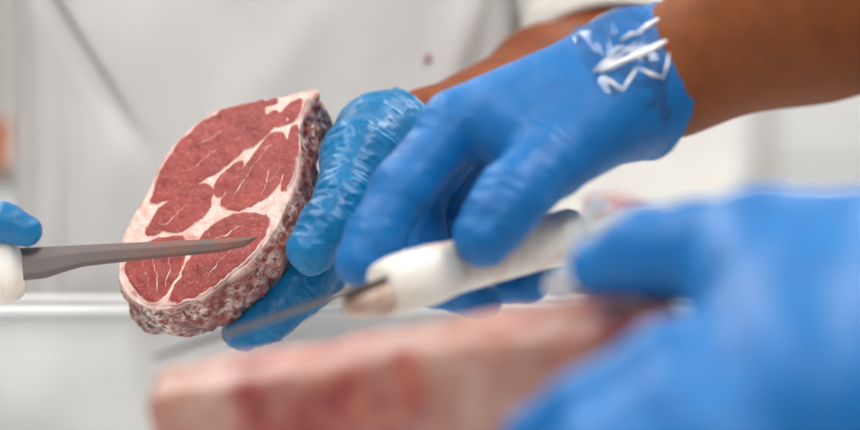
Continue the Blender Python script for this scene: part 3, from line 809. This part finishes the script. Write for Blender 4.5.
muscles = [
 [(154, 194), (161, 173), (172, 154), (189, 135), (210, 119), (234, 114), (258, 108), (266, 112), (258, 124), (248, 140), (238, 154), (224, 166), (208, 177), (188, 187), (166, 199), (152, 203)],
 [(266, 116), (276, 112), (280, 119), (270, 129), (257, 143), (245, 150), (250, 137), (258, 125)],
 [(252, 160), (262, 146), (273, 133), (284, 135), (287, 150), (283, 170), (276, 187), (262, 200), (243, 209), (226, 209), (223, 202), (233, 187), (243, 171)],
 [(218, 182), (229, 170), (243, 161), (240, 170), (229, 186), (219, 197), (215, 190)],
 [(147, 235), (152, 221), (165, 205), (184, 192), (202, 184), (212, 187), (211, 202), (204, 215), (190, 225), (178, 232), (162, 230)],
 [(192, 256), (200, 243), (207, 231), (226, 219), (248, 214), (269, 217), (267, 230), (257, 245), (240, 262), (222, 278), (200, 293), (172, 301), (177, 286), (186, 271)],
 [(134, 254), (146, 244), (164, 238), (184, 238), (186, 251), (180, 268), (170, 285), (157, 301), (144, 296), (131, 281), (127, 265)],
 [(284, 112), (292, 103), (302, 99), (299, 112), (292, 122), (283, 126), (276, 124)],
 [(216, 116), (232, 109), (250, 105), (268, 102), (278, 101), (266, 105.5), (246, 109), (232, 113)],
 [(290, 140), (295, 124), (297, 140), (294, 160), (289, 178), (283, 192), (286, 172)],
]
GROW = 0.0023
for mi, poly in enumerate(muscles):
    o2 = catmull([on_face(*p) for p in poly], 12); n = len(o2); cc = o2.mean(0)
    nn = np.roll(o2, -1, 0)-np.roll(o2, 1, 0); nn = np.c_[nn[:, 1], -nn[:, 0]]; nn /= np.linalg.norm(nn, axis=1)[:, None]+1e-9
    sg = 1.0 if ((o2-cc)*nn).sum(1).mean() > 0 else -1.0
    o2 = cc+(o2-cc)+nn*(GROW*sg+0.0009*fbm(np.c_[o2/0.005, 0*o2[:, 0]+mi], 40, 3))[:, None]
    size = np.linalg.norm(o2-cc, axis=1).mean(); V = []; ln = []
    K = 26
    for k in range(K+1):
        s = max(k/K, 0.02); xy = cc+(o2-cc)*s
        din = (1-s)*size
        hgt = -0.0005+0.0010*sstep(0, 0.0018, din)+0.00025*fbm(np.c_[xy/0.006, 0*xy[:, 0]], 44+mi)*sstep(0, .003, din)
        V.append(put(xy, -(np.full(n, 0.0)+hgt)[:, None])); ln.append(np.full(n, float(np.clip(din/0.0034, 0, 1))))
    V = np.concatenate(V)
    F = [(i*n+j, i*n+(j+1) % n, (i+1)*n+(j+1) % n, (i+1)*n+j) for i in range(K) for j in range(n)]
    c = len(V); V = np.concatenate([V, [put(cc[None], -0.0008)[0]]]); F += [(c, (j+1) % n, j) for j in range(n)]
    if np.dot(np.cross(V[1]-V[c], V[0]-V[c]), FN) < 0: F = [f[::-1] for f in F]
    mesh_obj('muscle', V, F, M_LEAN, st, attrs={'lean': np.concatenate(ln+[A([1.0])])})
SEAMS = [[(176, 176), (192, 168), (206, 160), (220, 146)], [(196, 146), (210, 140), (226, 128)], [(230, 200), (240, 186), (250, 170), (266, 152), (274, 142)], [(262, 196), (268, 182), (272, 166)],
  [(160, 226), (176, 216), (192, 200)], [(212, 244), (226, 236), (244, 224)], [(206, 280), (220, 262), (236, 248)], [(158, 292), (158, 276), (152, 258)], [(166, 286), (170, 268), (172, 248)], [(148, 286), (146, 272), (142, 262)]]
for si, ln in enumerate(SEAMS):
    q = A([on_face(*p) for p in ln]); t_ = np.linspace(0, len(q)-1, 40)
    q = np.stack([np.interp(t_, np.arange(len(q)), q[:, k]) for k in range(2)], 1)
    for _ in range(6): q[1:-1] = (q[:-2]+2*q[1:-1]+q[2:])/4
    q = q+0.0012*np.stack([fbm(np.c_[q/0.007, q[:, 0]*0+si], 70+k) for k in range(2)], 1)
    tg = np.gradient(q, axis=0); tg /= np.linalg.norm(tg, axis=1)[:, None]; nm = np.c_[-tg[:, 1], tg[:, 0]]
    wd = (0.00045*np.sin(np.linspace(0, math.pi, 40))**.6*(1+.5*noise3(np.c_[q/0.004, q[:, 0]*0], 80)))[:, None]
    rows = [put(q+nm*wd*k, dz) for k, dz in ((-1.3, -0.0002), (-.6, -0.00085), (.6, -0.00085), (1.3, -0.0002))]
    V = np.stack(rows, 1).reshape(-1, 3); F = grid_faces(40, 4)
    mesh_obj('fat_seam', V, F, M_LEAN, st, attrs={'lean': np.full(len(V), .36)})
tag(st, 'thick raw pork steak with marbled face held in the glove', 'steak')

# ------------------------------------------------------------------ knives
def knife(label, root, heel, tip, rear, wdir, bw, hr, seed, belly=0.3, handle_w=None, smear_from=0.0, guard=1.25, bprof=((0, .6, .85, .95, 1), (1, .8, .6, .35, .03)), smear_amt=1.0, drop=0.0, lobe=False):
    """root = blade/handle joint, heel..tip along the blade, rear = handle end; wdir: direction from spine to edge"""
    t = empty('knife', root)
    d = unit(tip-root); w_ = unit(wdir-d*(wdir@d)); nrm = np.cross(d, w_); L = np.linalg.norm(tip-root)
    n = 40; V = []; sm = []
    for i in range(n+1):
        s = i/n
        hh = bw*np.interp(s, *bprof); sp = 0
        for (a, b) in ((0, .0011), (.35, .0011), (.8, .0007), (1, .0001)):
            V.append(root+d*L*s+w_*(sp+hh*a-bw*.35)+nrm*b); sm.append(s)
        for (a, b) in ((1, -.0001), (.8, -.0007), (.35, -.0011), (0, -.0011)):
            V.append(root+d*L*s+w_*(sp+hh*a-bw*.35)+nrm*b); sm.append(s)
    rings = [A(V[i*8:(i+1)*8]) for i in range(n+1)]
    VV, F = loft(rings, True)
    sm = np.concatenate([A(sm), [0, 1]])
    mesh_obj('blade', VV, F, M_BLADE, t, smooth=False, attrs={'smear': smear_amt*sstep(smear_from, smear_from+0.3, sm)})
    # moulded handle: a swelling grip with a finger guard
    hd = unit(rear-root); HL = np.linalg.norm(rear-root); w2 = unit(wdir-hd*(wdir@hd)); n2 = np.cross(hd, w2)
    prof = [(-0.045, .42), (-0.04, .75), (-0.01, .95), (0.04, guard*.96), (0.10, guard), (0.20, guard*.98), (0.26, guard*.9), (0.32, .90), (0.38, .92), (0.55, 1.0), (0.72, .98), (0.85, .96), (0.93, 1.04), (0.975, 1.0), (1.0, .80), (1.004, .5)]
    ss = np.linspace(-0.045, 1.004, 60); sc = np.interp(ss, [p[0] for p in prof], [p[1] for p in prof])
    th = np.linspace(0, 2*math.pi, 36, endpoint=False); rings = []
    for s, k in zip(ss, sc):
        ca = np.sign(np.cos(th))*np.abs(np.cos(th))**.85; sa = np.sign(np.sin(th))*np.abs(np.sin(th))**.85
        rings.append(root+hd*HL*s+drop*max(0.35, 1-max(0, s)*1.2)+np.outer(ca*hr*k, w2)+np.outer(sa*(handle_w or hr*.72)*(0.5+.5*k), n2))
    VV, F = loft(rings, True); mesh_obj('handle', VV, F, M_HANDLE, t)
    if lobe:                                       # worn front of the grip, reaching along the blade
        rings = []
        for s, k in ((-.20, .25), (-.19, .5), (-.14, .72), (-.05, .86), (.05, .92), (.15, .9), (.2, .6)):
            rings.append(root+hd*HL*s+drop*1.9+np.outer(np.cos(th)*hr*k*.9, w2)+np.outer(np.sin(th)*hr*k*.72, n2))
        VV, F = loft(rings, True); mesh_obj('bolster', VV, F, M_BOLSTER, t)
    return tag(t, label, 'knife')
k_tip = P(146, 362, 1.0); k_rear = P(576, 231, 1.183)
k_root = P(388, 279, 1.10)
knife('boning knife with white handle held over the meat block', k_root, None, k_tip, k_rear, A((0.0, 0.95, -0.13)), 0.024, 0.0158, 1, handle_w=0.0155, guard=1.16, smear_amt=0.08, drop=A((0, 0, -0.005)), lobe=True)
r2 = P(14, 260, 1.232); t2 = P(258, 248, 1.252)
knife('grey bladed knife with white handle touching the cut face of the steak', r2, None, t2, P(-165, 285, 1.262), A((0, -0.25, -1.0)), 0.0200, 0.0200, 2, drop=A((0, 0, -0.005)), handle_w=0.014, smear_from=0.3, smear_amt=0.6, guard=1.12, bprof=((0, .12, .2, .28, .4, .6, .85, .95, 1), (1, .97, .8, .66, .6, .52, .42, .28, .03)))

# ------------------------------------------------------------------ the meat block in front
bl0 = P(146, 398, 0.945); bl1 = P(686, 311, 0.875)
bu = unit(bl1-bl0); BL = np.linalg.norm(bl1-bl0)
tilt = math.radians(10)
bd = unit(np.cross(A((0, 0, 1.0)), bu)); bd = bd if bd[1] > 0 else -bd
bt = np.cross(bu, unit(bd*math.cos(tilt)+A((0, 0, 1.0))*math.sin(tilt))); bt = unit(bt if bt[2] > 0 else -bt)
bd = unit(A((-0.03, math.cos(tilt), math.sin(tilt))))
BD, BH = 0.056, bl0[2]-TZ-0.004
nb = 90; rings = []; leans = []
prof = []
m_ = 18
for k in range(m_): prof.append((0, -1+k/m_))          # front, bottom to top
for k in range(m_): prof.append((k/m_, 0))              # top, front to back
for k in range(m_): prof.append((1, -k/m_))             # back
for k in range(m_): prof.append((1-k/m_, -1))
prof = A(prof)
def lean_map(uv):   # uv: along the block, depth, height in m
    u = uv[:, 0]/BL
    blob = lambda c, wd, ht, hw: np.exp(-((u-c)/wd)**2)*np.exp(-((uv[:, 2]-ht)/hw)**2)
    l_ = 1.15*blob(.33, .13, -.028, .035)+0.95*blob(.50, .025, -.012, .022)+0.75*blob(.20, .045, -.01, .025)+1.5*blob(.90, .055, -.01, .05)+.5*blob(.72, .10, -.005, .010)+.7*blob(.42, .06, -.05, .03)
    return np.clip(l_*(0.8+0.6*fbm(uv/0.016, 50)), 0, 1)
darks = []
for i in range(nb+1):
    s = i/nb
    p = np.c_[np.full(len(prof), s*BL), prof[:, 0]*BD, prof[:, 1]*BH]
    k = 1-0.05*(max(0, 0.02-s)/0.02)**2-0.10*(max(0, s-0.96)/0.04)**2
    c = A((0, BD/2, -BH/2)); q = p.copy(); q[:, 1:] = c[1:]+(p[:, 1:]-c[1:])*k
    # soften corners
    rad = np.abs((p[:, 1]-c[1])/(BD/2))**14+np.abs((p[:, 2]-c[2])/(BH/2))**14
    q[:, 1:] = c[1:]+(q[:, 1:]-c[1:])/np.maximum(1, rad**(1/14))[:, None]
    q += 0.0012*np.stack([fbm(p/0.018, 60), fbm(p/0.018, 61), fbm(p/0.018, 62)], 1)
    leans.append(lean_map(p)); darks.append(np.full(len(prof), float(np.exp(-((s-.885)/.045)**2)))); rings.append(bl0+q[:, :1]*bu+q[:, 1:2]*bd+q[:, 2:]*bt)
V, F = loft(rings, True)
V[:, 2] = np.maximum(V[:, 2], TZ+0.0221)
mb = mesh_obj('meat_block', V, F, M_BLOCK, attrs={'lean': np.concatenate(leans+[A([.3, .4])]), 'dark': np.concatenate(darks+[A([0, 0])])})
tag(mb, 'long pale pink block of raw meat gripped on the board', 'meat')
t = box('cutting_board', (-0.34, 0.66, TZ), (0.30, 1.16, TZ+0.022), M_PLASTIC, None, 0.004)
tag(t, 'white plastic cutting board under the meat block', 'cutting board')

# milky plastic wrap trailing at the block end, and a scrap on the apron
path = A([P(606, 196, .97), P(592, 212, .962), P(582, 232, .955), P(574, 252, .95), P(564, 276, .944), P(554, 298, .94)])
pp = []
for i in range(len(path)-1):
    for j in range(14): pp.append(path[i]+(path[i+1]-path[i])*j/14)
pp = A(pp); nW = 12; V = []
tang = np.gradient(pp, axis=0)
for i in range(len(pp)):
    nrm = unit(np.cross(tang[i], FWD))
    wd = 0.0048*(1+.4*math.sin(i*.23))
    for j in range(nW):
        s = j/(nW-1)-.5
        V.append(pp[i]+nrm*s*2*wd+FWD*(0.004*math.sin(j*1.9+i*.5)+0.003*math.sin(i*.9-j)))
V = A(V); F = grid_faces(len(pp), nW); F2 = [tuple(i+len(V) for i in f[::-1]) for f in F]
tag(mesh_obj('plastic_wrap', np.concatenate([V, V+FWD*0.0006]), F+F2, M_WRAP), 'crumpled milky plastic wrap trailing beside the thumb on the block', 'plastic wrap')

sp = P(428, 59, 1.572)
o = lump('meat_speck', sp, (0.0022, 0.0022, 0.0036), M_BGMEAT, 8, 'tiny red meat speck stuck to the white apron', 'meat speck', 0.4)
